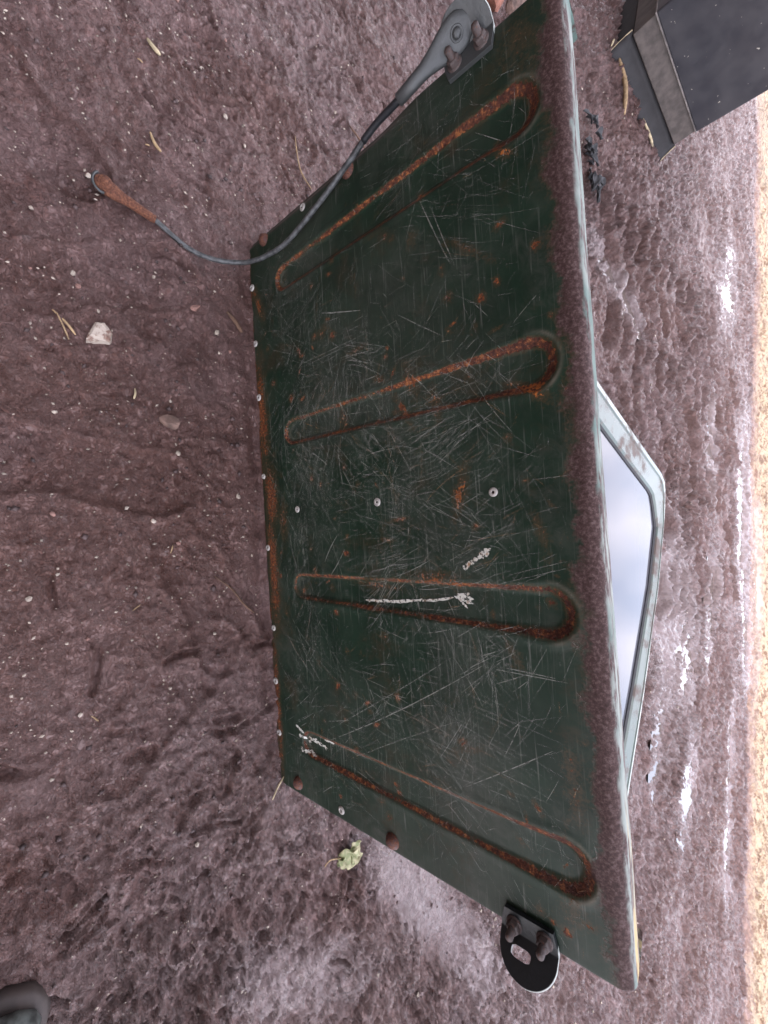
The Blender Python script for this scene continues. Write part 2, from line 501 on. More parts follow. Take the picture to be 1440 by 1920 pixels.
def ground_h(x, y, full=True):
    side = x * SHADE_N[0] + y * SHADE_N[1]
    near = sstep(9, 5, np.hypot(x, y))
    rough = rough_map(x, y)
    h = .020 * fbm(x, y, 1.3, 3, off=2) * near
    h += .0085 * (.5 + .6 * rough) * fbm(x, y, .22, 3, .55, off=5)
    rid = 1 - np.abs(fbm(x + .02 * perlin(x * 30, y * 30), y, .085, 4, .6, off=9)) * 2.2
    h += .0078 * rough * np.clip(rid, -.6, 1)
    h += .0070 * rough * fbm(x, y, .044, 4, .62, off=13)
    cl = fbm(x, y, .019, 3, .6, off=23)
    h += .0072 * rough * np.clip(cl - .04, -.12, .6)
    q = fbm(x, y, .0135, 2, .6, off=27)
    h += .0030 * (.22 + .62 * rough) * q + .0022 * (.55 + .4 * rough) * (sstep(.12, .22, fbm(x, y, .024, 3, .6, off=29)) - sstep(.16, .26, fbm(x, y, .030, 3, .6, off=33)))
    for wl, am, o_, th_ in ((.080, .0062, 101, .05), (.036, .0050, 103, .04), (.019, .0034, 107, .03)):
        q = fbm(x + .006 * perlin(x * 60, y * 60 + o_), y, wl, 3, .55, off=o_)
        h += am * (.06 + .95 * rough) * (sstep(-.03, .05, q - th_) + .5 * np.clip(q, -.4, .4))
    far_ = sstep(.8, 1.6, y)
    h += far_ * (.010 * fbm(x, y, .10, 3, .6, off=111) + .007 * fbm(x, y, .045, 2, .6, off=113))
    # tyre tread prints behind the tailgate
    tr = sstep(1.15, 1.55, y) * sstep(3.7, 3.1, side) * sstep(-1.75, -1.0, x) * sstep(1.9, 1.0, x)
    wob = .10 * fbm(x, y, .5, 3, off=41)
    yc = 2.15 - .28 * x + wob
    v = (y - yc)
    ph = (x * .62 + np.abs(v) * .95 + .045 * fbm(x, y, .16, 3, off=43)) / .105
    lug = np.sin(2 * np.pi * ph) + .6 * fbm(x, y, .06, 3, off=49)
    tr = tr * sstep(.75, .5, np.abs(v)) * sstep(-.3, .05, fbm(x, y, .5, 2, off=44) + .15)
    h += .010 * tr * (sstep(-.35, .5, lug) - .5) * np.clip(.75 + .9 * fbm(x, y, .3, 2, off=47), .1, 1.2)
    # wheel rut lines running along the shade edge
    ru = np.sin((side - .2 * x) * 2 * np.pi / .42 + 1.5 * fbm(x, y, 1.1, 2, off=51))
    h += .003 * ru * sstep(1.7, 2.6, y) * sstep(9, 6, y)
    for cx, cy, a, b, an, d in PUD:
        e = ell(x, y, cx, cy, a, b, an) + .35 * fbm(x, y, .16, 3, off=cx * 7)
        h -= d * sstep(1.15, .35, e)
    # ground next to the tailgate foot sits just under its edge
    foot = np.exp(-((np.clip(np.abs(x) - .46, 0, 9)) / .05) ** 2 - (y / .05) ** 2)
    h = h * (1 - .55 * foot) + .003 * foot
    h = h - .010 * np.clip(.7 + 1.2 * fbm(x, y, .06, 3, off=121), .1, 1.4) * np.exp(-((y + .008) / .013) ** 2) * sstep(.475, .45, np.abs(x))
    h = h * (1 - .8 * np.exp(-((x - .6) / .09) ** 2 - ((y + .37) / .12) ** 2))
    return h
GZ = ground_h(GX, GY)
# gouges, slots and boot scuffs pressed into the mud
def stroke(x0, y0, ang, ln, w, depth, curve):
    global GZ
    m = (np.abs(GX - x0) < ln + w * 4) & (np.abs(GY - y0) < ln + w * 4)
    if not m.any(): return
    dx, dy = GX[m] - x0, GY[m] - y0
    u = dx * math.cos(ang) + dy * math.sin(ang)
    v = -dx * math.sin(ang) + dy * math.cos(ang) - curve * (u ** 2)
    v = v + .25 * w * perlin(u / (ln * .35) + x0 * 91, v * 30 + y0 * 57)
    e = np.exp(-np.clip((np.abs(u) - ln * .5), 0, 9) ** 2 / (w * .9) ** 2)
    prof = -np.exp(-(v / w) ** 2) + .55 * np.exp(-((v - 1.9 * w) / (.8 * w)) ** 2) + .25 * np.exp(-((v + 1.9 * w) / (.8 * w)) ** 2)
    GZ[m] += depth * prof * e
for k in range(460):
    x0 = rng.uniform(-1.1, 1.35); y0 = rng.uniform(-.5, .9)
    if abs(x0) < .45 and -.15 < y0 < .06 and rng.random() < .7: continue
    if (x0 < .25 and y0 < .1) and rng.random() < .86: continue
    stroke(x0, y0, rng.normal(1.5, .75), rng.uniform(.015, .075), rng.uniform(.0025, .0065), rng.uniform(.003, .0095), rng.normal(0, 6))
for k in range(260):
    stroke(rng.uniform(.2, 1.35), rng.uniform(-.45, .75), rng.normal(1.9, .55), rng.uniform(.02, .07), rng.uniform(.0030, .0050), rng.uniform(.005, .010), rng.normal(0, 5))
for k in range(70):
    stroke(rng.uniform(-1.15, -.5), rng.uniform(-.1, .8), rng.normal(1.3, .5), rng.uniform(.02, .06), rng.uniform(.0030, .0045), rng.uniform(.003, .007), rng.normal(0, 5))
for k in range(150):
    stroke(rng.uniform(-2.2, 2.4), rng.uniform(.7, 3.2), rng.normal(.1, .7), rng.uniform(.05, .16), rng.uniform(.007, .014), rng.uniform(.005, .012), rng.normal(0, 3))
# tyre lugs: rows of short bars pressed across the track
for ci, cx_ in enumerate(np.arange(-1.15, .60, .27)):
    y_ = 1.42 + rng.uniform(0, .1)
    while y_ < 3.25 - .28 * cx_:
        if rng.random() < .86:
            stroke(cx_ + rng.normal(0, .02) + .10 * (y_ - 2.2), y_, (.42 if ci % 2 else -.34) + rng.normal(0, .12), rng.uniform(.17, .26), rng.uniform(.020, .030), rng.uniform(.026, .044), rng.normal(0, 1.2))
        y_ += rng.uniform(.11, .16)
# boot prints: an outline groove with a few bars
def print_(cx, cy, ang, ln=.24, wd=.088, depth=.0055):
    global GZ
    c, s_ = math.cos(ang), math.sin(ang)
    m = (np.hypot(GX - cx, GY - cy) < ln)
    u = (GX[m] - cx) * c + (GY[m] - cy) * s_
    v = -(GX[m] - cx) * s_ + (GY[m] - cy) * c
    wloc = wd * .5 * (1 - .22 * np.exp(-((u + .02) / .04) ** 2))
    d = np.maximum(np.abs(v) - wloc, np.abs(u) - ln * .5)
    cap = np.hypot(np.clip(np.abs(u) - (ln * .5 - wd * .5), 0, 9), v) - wloc
    d = np.where(np.abs(u) > ln * .5 - wd * .5, cap, np.abs(v) - wloc)
    d = d + .006 * fbm(GX[m], GY[m], .04, 2)
    ins = sstep(.004, -.004, d)
    bars = sstep(-.4, .4, np.sin(2 * np.pi * (u + .6 * v * np.sign(v) + .02 * fbm(GX[m], GY[m], .05, 2, off=7)) / .026)) * np.clip(.3 + 1.5 * fbm(GX[m], GY[m], .07, 2, off=8), 0, 1)
    GZ[m] += -depth * ins * (.55 + .45 * bars) + depth * .55 * np.exp(-((d - .006) / .006) ** 2)
for p in [(-.33, -.20, 1.9, .24), (-.06, -.23, 1.35, .25), (.27, -.16, 2.3, .25), (.62, -.05, 2.0, .24), (-.72, .02, 1.2, .25), (.40, -.33, 1.0, .22),
          (-.52, -.28, .7, .22), (.88, .10, 1.7, .24), (-.90, .28, 1.9, .24), (1.15, .35, 2.2, .24), (.15, -.09, .35, .22)]:
    print_(p[0], p[1], p[2], p[3], depth=.0058)
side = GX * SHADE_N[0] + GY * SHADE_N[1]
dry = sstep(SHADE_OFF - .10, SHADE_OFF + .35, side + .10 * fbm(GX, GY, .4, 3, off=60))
wet = np.zeros_like(GX)
for cx, cy, a, b, an, d in PUD:
    wet = np.maximum(wet, sstep(1.9, .7, ell(GX, GY, cx, cy, a, b, an) + .4 * fbm(GX, GY, .2, 3, off=cx)))
# slick patch right of the tailgate
for cx, cy, a, b, an in [(.80, .27, .24, .075, .55), (1.05, .42, .16, .07, .4), (.78, .02, .2, .07, .9), (.62, 1.9, .6, .35, -.4)]:
    wet = np.maximum(wet, sstep(1.25, .5, ell(GX, GY, cx, cy, a, b, an) + .55 * fbm(GX, GY, .12, 3, off=cx * 3)))
wet = np.maximum(wet, .55 * sstep(.05, .55, GX) * sstep(1.0, .5, GY) * np.clip(.65 + 1.1 * fbm(GX, GY, .28, 3, off=131), 0, 1))
wet = np.maximum(wet, .35 * sstep(-.4, -.7, GX) * sstep(-.1, .15, GY) * sstep(1.2, .7, GY) * np.clip(.6 + 1.1 * fbm(GX, GY, .28, 3, off=133), 0, 1))
slick = sstep(1.2, .5, ell(GX, GY, .84, .30, .27, .085, .55) + .5 * fbm(GX, GY, .1, 3, off=77))
GZ = GZ * (1 - .85 * slick) - .002 * slick
GZ = np.where(np.hypot(GX, GY) > 14, GZ * 0, GZ)
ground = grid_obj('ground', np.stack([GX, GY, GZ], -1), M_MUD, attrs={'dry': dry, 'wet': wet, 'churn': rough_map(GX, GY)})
tag(ground, 'wet purple-brown trampled mud ground', kind='structure')

def gz(x, y):
    i = int(np.clip(np.searchsorted(ys, y), 1, len(ys) - 1))
    w = 0.84 + 0.78 * min(max(ys[i] + .45, 0), 7)
    j = int(np.clip(np.searchsorted(ss, (x + .02) / w), 1, len(ss) - 1))
    return float(GZ[i, j])

for cx, cy, a, b, an, d in PUD:
    e = ell(GX, GY, cx, cy, a, b, an)
    lv = float(np.percentile(GZ[e < .8], 56)) if (e < .8).any() else -.01
    vs, fs = [(0, 0, 0)], []
    for k in range(40):
        t = 2 * math.pi * k / 40
        u, v = 1.30 * a * math.cos(t), 1.30 * b * math.sin(t)
        vs.append((u * math.cos(an) - v * math.sin(an), u * math.sin(an) + v * math.cos(an), 0))
    for k in range(40): fs.append((0, k + 1, (k + 1) % 40 + 1))
    o = mesh_obj('puddle', vs, fs, M_WATER)
    o.location = (cx, cy, lv)
    tag(o, kind='structure')

# ------------------------------------------------------------------ unseen shed added behind the viewer to throw the shade
EAVE_OFF = -.45
sh = empty('unseen_shed', (-.88, -2.02, 0), (0, 0, math.atan2(-.436, 1)))
tag(sh, 'unseen board shed added behind the viewer to shade the yard', 'shed')
EAVE = (SHADE_OFF - EAVE_OFF) * math.tan(SUN_EL)
SX1 = 3.0                       # end placed to let in more sky light from the right
nb = 36
bw = (10.0 + SX1) / nb
v, f = box_vf(-bw * .485, bw * .485, -.03, 0, 0, EAVE - .05)
bm0 = mesh_obj('board', v, f, M_SHED, sh, False)
bm0.location = (-10 + bw / 2, 0, 0)
for k in range(1, nb):
    o = bm0.copy(); C.objects.link(o); o.parent = sh
    o.location = (-10 + bw * (k + .5), random.uniform(-.006, .006), 0)
v, f = box_vf(-10.05, SX1 + .05, -5, -.04, 0, EAVE - .06); mesh_obj('wall', v, f, M_SHED, sh, False)
rv_ = [(-10.3, 1.755, EAVE), (SX1 + .3, 1.755, EAVE), (SX1 + .3, -5.4, EAVE + .9), (-10.3, -5.4, EAVE + .9)]
rv_ += [(x, y, z - .04) for x, y, z in rv_]
mesh_obj('roof', rv_, [(0, 1, 2, 3), (7, 6, 5, 4), (0, 4, 5, 1), (1, 5, 6, 2), (2, 6, 7, 3), (3, 7, 4, 0)], M_TIN, sh, False)

# ------------------------------------------------------------------ tailgate
LEAN = R(14)
PW, PH = .92, .5075
tg = empty('tailgate', (0, 0, -.004), (-LEAN, 0, 0))
tag(tg, 'scratched dark green metal tailgate with four pressed ribs standing in the mud', 'tailgate')
RIBS = [(-.3655, -.1135 + .0), ]
RIBX = [(-.362, -.363), (-.1175, -.1135), (.1245, .1280), (.3690, .3700)]   # (x at bottom, x at top)
def rib_sd(x, h):
    best = np.full(np.shape(x), 9.0)
    for xb, xt in RIBX:
        t = np.clip((h - .091) / (.455 - .091), 0, 1)
        cx = xb + (xt - xb) * t
        r = .0165 + .0045 * t
        hh = np.clip(h, .091, .455)
        d = np.hypot(x - cx, h - hh) - r
        best = np.minimum(best, d)
    return best
def surf(x, h):
    """recess of the sheet (positive = away from viewer)"""
    sd = rib_sd(x, h)
    t = sstep(.40, .47, h)
    wo, wi = .0042 + .0030 * t, .0042 + .0022 * t
    d = (.0048 + .0022 * t) * (.35 * sstep(wo, -wi, sd) + .65 * np.clip((wo - sd) / (wo + wi), 0, 1))
    d -= .0007 * np.exp(-((sd - wo - .003) / .004) ** 2)
    d += .0011 * fbm(x, h, .21, 3, off=71) + .00022 * fbm(x, h, .035, 2, off=73)
    d -= .0013 * np.exp(-((h - .060) / .006) ** 2) * .35
    return d
# arc-length rows: front sheet, roll over the top, top face, rear lip
rt = .013
rows = [(.028, 0.0, 3), (.006, 0.0, 2), (.0014, .0006, 1), (0, .003, 1)]
rows = [(.030, .0), (.014, .0), (.004, .0006), (.0008, .0018)]
prof = [(y, h, 0.0) for y, h in rows]                       # (depth, height, crest flag)
hs = np.linspace(.004, PH - rt, 250)
prof += [(0.0, h, 0.0) for h in hs]
for k in range(1, 9):
    a = k / 8 * math.pi / 2
    prof.append((rt - rt * math.cos(a), PH - rt + rt * math.sin(a), 1.0))
for d in np.linspace(rt + .002, .036, 9): prof.append((d, PH - .0006 * (d - rt) / .02, 2.0))
for k in range(1, 5):
    a = k / 4 * math.pi / 2
    prof.append((.036 + .004 * math.sin(a), PH - .0005 - .004 + .004 * math.cos(a), 2.0))
prof += [(.040, PH - .014, 3.0), (.040, PH - .03, 3.0)]
prof = np.array(prof)
cols = [(-PW / 2, .030), (-PW / 2, .012), (-PW / 2 + .0003, .004), (-PW / 2 + .0012, .0008)]
cols += [(x, 0.0) for x in np.linspace(-PW / 2 + .003, PW / 2 - .003, 461)]
cols += [(PW / 2 - .0012, .0008), (PW / 2 - .0003, .004), (PW / 2, .012), (PW / 2, .030)]
cols = np.array(cols)
PX = np.repeat(cols[None, :, 0], len(prof), 0)
PD = prof[:, 0][:, None] + cols[None, :, 1]
PHh = np.repeat(prof[:, 1][:, None], len(cols), 1)
flag = np.repeat(prof[:, 2][:, None], len(cols), 1)
front = (flag < .5)
PD = PD + np.where(front, surf(PX, PHh), 0) * sstep(0, .008, PHh) * (cols[None, :, 1] < 1e-6)
# the roll is not straight: small dents
PD = PD + np.where(flag > .5, .0012 * fbm(PX, PHh, .13, 3, off=81), 0)
PHh = PHh + np.where(flag > .2, .0010 * fbm(PX, PX * 0 + 3.3, .16, 3, off=83), 0)
# chamfered left border strip and rounded lower right corner
lb = sstep(-.444, -.458, PX) * sstep(.36, .28, PHh)
PD = PD + .006 * lb
rc_ = .026
cxr, chr_ = PW / 2 - rc_, rc_
m = (PX > cxr) & (PHh < chr_)
dd = np.hypot(PX - cxr, PHh - chr_)
k = np.where(m & (dd > rc_), rc_ / np.maximum(dd, 1e-6), 1.0)
PX = np.where(m, cxr + (PX - cxr) * k, PX)
PHh = np.where(m, chr_ + (PHh - chr_) * k, PHh)
# wear maps and painted rib-edge highlights
sd = rib_sd(PX, PHh)
t_ = sstep(.39, .47, PHh)
band = np.exp(-((sd - .0010) / (.0031 + .0026 * t_)) ** 2)
band *= np.clip(.88 + .7 * fbm(PX, PHh, .09, 3, off=91), .62, 1.15)
rust = .86 * band
warm = np.zeros_like(PX)
lbf = sstep(-.440, -.452, PX) * sstep(.38, .28, PHh)
film = 1.6 * lbf + sstep(.07, .20, PHh) * sstep(.46, .36, PHh) * np.clip(.55 + 1.3 * fbm(PX, PHh, .25, 3, off=95), 0, 1)
for (x, h, a, b, an, s_, w_) in [
        (.005, .372, .040, .010, -.25, .50, .5), (-.105, .300, .030, .006, .5, .5, .2), (-.02, .025, .07, .022, 0, .62, .2), (-.16, .014, .13, .020, 0, .58, .25),
        (.10, .02, .14, .018, 0, .60, .2), (.33, .010, .16, .012, 0, .60, .1), (-.35, .020, .05, .013, .4, .50, .4), (.02, .055, .05, .016, 0, .42, .2), (-.15, .27, .012, .006, 1, .5, .1),
        (-.20, .235, .006, .022, .1, .42, .1), (-.30, .33, .016, .010, 0, .35, .4), (-.255, .40, .040, .006, .8, .42, .1), (-.33, .495, .10, .02, 0, .35, 0),
        (-.105, .345, .03, .010, .3, .45, .2), (-.085, .462, .020, .010, .8, .5, 1.0), (-.33, .445, .016, .006, 1.1, .5, 1.0), (-.10, .44, .03, .004, 1.3, .4, .8),
        (.115, .24, .05, .006, 1.5, .45, .6), (.10, .33, .012, .05, 0, .42, .3), (.05, .455, .03, .008, .2, .38, .2), (.29, .47, .05, .012, .1, .36, .1),
        (.175, .42, .03, .006, .5, .36, .1), (.18, .25, .006, .012, 0, .4, .1), (.29, .36, .006, .03, .3, .35, .1), (.03, .285, .004, .02, .1, .5, .1),
        (.055, .265, .004, .014, -.1, .55, .3), (-.245, .17, .014, .02, .3, .35, .5), (-.135, .315, .035, .012, .2, .42, .3), (-.115, .20, .018, .012, 0, .42, .7),
        (.41, .46, .03, .02, 0, .3, 0), (-.42, .47, .05, .03, .4, .32, 0), (.235, .12, .010, .006, 0, .4, .2), (.31, .17, .006, .006, 0, .5, .1), (.345, .19, .005, .008, 0, .5, .1)]:
    e = np.exp(-ell(PX, PHh, x, h, a, b, an) ** 2)
    rust = np.maximum(rust, s_ * e + .25 * e * band)
    warm = np.maximum(warm, w_ * e)
for k_ in range(150):
    x, h = rng.uniform(-.44, .44), rng.uniform(.03, .49)
    e = np.exp(-ell(PX, PHh, x, h, rng.uniform(.002, .008), rng.uniform(.002, .010), rng.uniform(0, 3)) ** 2)
    rust = np.maximum(rust, rng.uniform(.3, .68) * e)
    warm = np.maximum(warm, rng.uniform(0, .4) * e)
edge_n = fbm(PX, PHh, .05, 4, .6, off=97)
tr_ = sstep(.484, .501, PHh + .007 * edge_n)
rust = np.maximum(rust, 0 * tr_ + .36 * sstep(.474, .492, PHh + .016 * edge_n) * (flag < 1.5))
rust = np.maximum(rust, .62 * sstep(.010, .0, PHh + .006 * edge_n) * (flag < .5))
top = sstep(.470, .504, PHh + .014 * edge_n + .010 * fbm(PX, PHh, .15, 2, off=98))
lip = np.exp(-((sd - .0092) / .0020) ** 2) * sstep(.448, .474, PHh) * np.clip(.7 + 1.2 * fbm(PX, PHh, .03, 2, off=55), .1, 1) + .5 * np.exp(-((sd + .0055) / .002) ** 2) * sstep(.10, .085, PHh)  # highlight mask: outer edge of rib tops, inner edge of rib bottoms
ang_ = np.where(flag > 1.5, 1.0, np.where(flag > .5, sstep(PH - .0048, PH - .0004, PHh), 0.0))
pale = sstep(.55, .85, ang_ + .28 * fbm(PX, PD * 3, .03, 4, .6, off=99))
pale = np.where(flag > 1.5, np.maximum(pale, .9), pale)
rust = np.where(flag > 1.5, .55, rust)
ochre = sstep(.28, .40, PX) * (flag > 1.5)
P = np.stack([PX, PD, PHh], -1)
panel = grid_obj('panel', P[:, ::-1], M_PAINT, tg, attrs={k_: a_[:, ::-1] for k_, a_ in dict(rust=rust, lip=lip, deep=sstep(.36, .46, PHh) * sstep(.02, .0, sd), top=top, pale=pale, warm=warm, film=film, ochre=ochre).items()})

# scratches: narrow strips lying on the sheet, one joined part
sv, sf, sa, stn = [], [], [], []
def scratch(x, h, ang, ln, w, alpha, curve=0.0, tint=0.0, off=.00035):
    nseg = max(2, int(ln / .005))
    base = len(sv)
    t = np.linspace(-.5, .5, nseg + 1) * ln
    th = ang + curve * t
    px = x + np.cumsum(np.cos(th)) * ln / nseg - np.cos(ang) * ln / 2
    ph = h + np.cumsum(np.sin(th)) * ln / nseg - np.sin(ang) * ln / 2
    ok = (px > -.452) & (px < .452) & (ph > .006) & (ph < .488)
    if not ok.all(): return
    dpt = surf(px, ph) - off
    wl = w * .5 * (1 - .75 * np.abs(t / (ln * .5)) ** 3)
    for i in range(nseg + 1):
        nx, nh = -math.sin(th[i]), math.cos(th[i])
        sv.append((px[i] + nx * wl[i], dpt[i], ph[i] + nh * wl[i]))
        sv.append((px[i] - nx * wl[i], dpt[i], ph[i] - nh * wl[i]))
        sa.extend([alpha, alpha]); stn.extend([tint, tint])
        if i:
            a = base + 2 * i
            sf.append((a - 2, a - 1, a + 1, a))
dens = lambda x, h: .25 + .75 * max(0, min(1, .5 + 1.8 * float(fbm(np.array([x]), np.array([h]), .2, 2, off=95)[0])))
for c_ in range(360):
    x, h = random.gauss(0, .24), random.uniform(.05, .46)
    if abs(x) > .44 or random.random() > dens(x, h) * (1 if h < .43 else .4): continue
    ang = random.choice([random.gauss(.6, .3), random.gauss(2.45, .3), random.gauss(1.55, .2), random.uniform(0, math.pi)])
    spx, nl = random.uniform(.012, .05), random.randint(6, 34)
    al0 = random.uniform(.14, .45); cv0 = random.gauss(0, 2.5); l0 = random.uniform(.014, .065)
    for k in range(nl):
        scratch(x + random.gauss(0, spx), h + random.gauss(0, spx), ang + random.gauss(0, .14), l0 * random.uniform(.4, 1.5), random.uniform(.00028, .00065), min(.9, al0 * random.uniform(.5, 1.9)), cv0 + random.gauss(0, 1.5), 1.0 if random.random() < .07 else 0.0)
for k in range(1800):
    scratch(random.uniform(-.45, .45), random.uniform(.02, .485), random.uniform(0, math.pi), .004 + .018 * random.random() ** 2, random.uniform(.0003, .0007), random.uniform(.08, .45), random.gauss(0, 12), 1.0 if random.random() < .12 else 0.0)
for k in range(60):
    ang = random.choice([.6, 2.5, 2.55, .5, 1.5, .05]) + random.gauss(0, .18)
    scratch(random.uniform(-.4, .4), random.uniform(.06, .45), ang, random.uniform(.04, .15), random.uniform(.0003, .0006), random.uniform(.2, .5), random.gauss(0, .8))
# the long ones that stand out
for x, h, a, ln, w, al, cv in [(.27, .26, 2.13, .30, .0009, .75, .4), (.262, .24, 2.16, .26, .0007, .6, .2), (.32, .25, 2.1, .22, .0007, .6, -.3), (.30, .40, 2.2, .12, .0008, .7, .3),
                               (-.262, .205, 1.25, .075, .0011, .95, .5), (-.27, .18, 1.2, .03, .0008, .9, 0), (-.24, .137, .08, .0001, .0007, .6, 0), (-.05, .19, .12, .06, .0009, .6, 0),
                               (-.215, .175, 1.58, .14, .0007, .6, .2), (-.21, .175, 1.6, .13, .0006, .5, .1), (.07, .16, 2.5, .05, .0011, .8, -6), (.09, .17, 2.45, .05, .0009, .8, 3),
                               (.19, .43, 1.55, .05, .0008, .7, 0), (.193, .43, 1.58, .07, .0008, .7, 0), (.06, .10, .05, .07, .0009, .6, 0), (.24, .10, .7, .06, .001, .6, 0),
                               (-.30, .36, .35, .10, .0012, .6, .6), (-.29, .37, .3, .08, .0010, .55, .8), (-.36, .43, .8, .05, .0009, .6, 0), (-.20, .33, .9, .08, .0008, .6, .4)]:
    scratch(x, h, a, ln, w, al, cv)
so = mesh_obj('scratches', sv, sf, M_SCRATCH, tg, False)
for nm, arr in (('alpha', sa), ('tint', stn)):
    at = so.data.attributes.new(nm, 'FLOAT', 'POINT'); at.data.foreach_set('value', np.array(arr, np.float32))
tag(so, 'pale scratches through the green paint', kind='stuff')

# white paint smears
def smear(pts, w, jag=.3, off=.0007):
    pts = catmull([(p[0], p[1], 0) for p in pts], 6)
    vs, fs = [], []
    N = len(pts)
    for i, p in enumerate(pts):
        t = pts[min(i + 1, N - 1)] - pts[max(i - 1, 0)]
        t /= np.linalg.norm(t) + 1e-9
        e = min(1, i / 2, (N - 1 - i) / 2) * .8 + .2
        for s_ in (-1, 1):
            ww = w * .5 * e * (1 + random.uniform(-jag, jag))
            x, h = p[0] - t[1] * ww * s_, p[1] + t[0] * ww * s_
            vs.append((x, float(surf(np.array([x]), np.array([h]))[0]) - off, h))
        if i: fs.append((2 * i - 2, 2 * i - 1, 2 * i + 1, 2 * i))
    return mesh_obj('paint_smear', vs, fs, M_WHITE, tg, False)
smear([(.1364, .2184), (.1355, .240), (.1339, .272), (.1300, .300), (.1270, .330), (.1222, .353)], .0034, .5)
smear([(.1205, .354), (.1230, .364), (.1277, .377)], .0040, .5)
smear([(.1190, .357), (.1180, .366), (.1165, .373)], .0034, .5)
smear([(.1210, .358), (.1210, .368), (.1225, .378)], .0030, .5)
smear([(.1200, .357), (.1260, .363), (.1330, .370)], .0026, .4)
smear([(.0660, .4030), (.0725, .3945), (.0770, .3885)], .0062, .5)
smear([(.0770, .3880), (.0815, .3800), (.0835, .3770)], .0054, .5)
smear([(.0830, .3790), (.0865, .3730), (.0880, .3700)], .0050, .5)
smear([(.0700, .3925), (.0660, .3990)], .0026, .4)
for q in ([(.3475, .057), (.3520, .068), (.3560, .076)], [(.3600, .064), (.3630, .071), (.3650, .078)], [(.3640, .079), (.3630, .090), (.3600, .100)], [(.3690, .080), (.3680, .088)],
          [(.3655, .092), (.3650, .105), (.3660, .116), (.3690, .124)], [(.3860, .068), (.3830, .079), (.3840, .092), (.3850, .100)], [(.3550, .118), (.3535, .130), (.3540, .140)], [(.3790, .066), (.3840, .072)]):
    smear(q, .0042, .5)

# rivets
rv_p = [(.0011, -.0002), (.0011, .0012), (.0020, .0018), (.0038, .0016), (.0050, .0008), (.0054, -.0004)]
v, f = lathe_vf([(.0054, -.0010), (.0053, .0006), (.0042, .0017), (.0026, .0020), (.0019, .0016), (.0017, .0002)], 18)
riv_me = None
v2, f2 = lathe_vf([(.0019, .0004), (.0001, .0003)], 12)
for i, (x, h) in enumerate([(.0072, .4102), (.0058, .2532), (.0050, .0917), (.1993, .0109), (.2882, .0085), (.0645, .0083), (-.0567, .0075), (-.1914, .0075), (-.2840, .0070), (.4450, .1494), (-.4433, .1450), (.374, .0095), (-.38, .0075)]):
    d = float(surf(np.array([x]), np.array([h]))[0])
    if riv_me is None:
        o = mesh_obj('rivet', v, f, M_RIVET, tg); c = mesh_obj('rivet_hole', v2, f2, M_HOLE, o)
        riv_me, hol_me = o.data, c.data
    else:
        o = bpy.data.objects.new('rivet', riv_me); C.objects.link(o); o.parent = tg
        c = bpy.data.objects.new('rivet_hole', hol_me); C.objects.link(c); c.parent = o
    o.location = (x, d, h)
    s_ = random.uniform(.88, 1.12)
    o.scale = (s_, 1, s_)

# carriage bolts down both borders
def carriage_bolt(x, h, s_=1.0, tilt=0.0):
    v, f = lathe_vf([(.0125, -.001), (.0125, .0014), (.0108, .0046), (.0078, .0078), (.0042, .0096), (.0002, .0100)], 18)
    v = [(a * s_ * (1 + random.uniform(-.05, .05)), b * s_, c_ * s_) for a, b, c_ in v]
    o = mesh_obj('bolt', v, f, M_DOME, tg)
    o.location = (x, float(surf(np.array([x]), np.array([h]))[0]), h)
    o.rotation_euler = (tilt, 0, 0)
    return o
def hex_vf(r, hgt, y0=0.0):
    return lathe_vf([(r, y0), (r, y0 + hgt * .78), (r * .82, y0 + hgt), (.0003, y0 + hgt)], 6)
for x, h in ((-.4429, .0481), (-.4402, .2386), (.4417, .0532), (.4452, .2427)):
    carriage_bolt(x, h, .82)

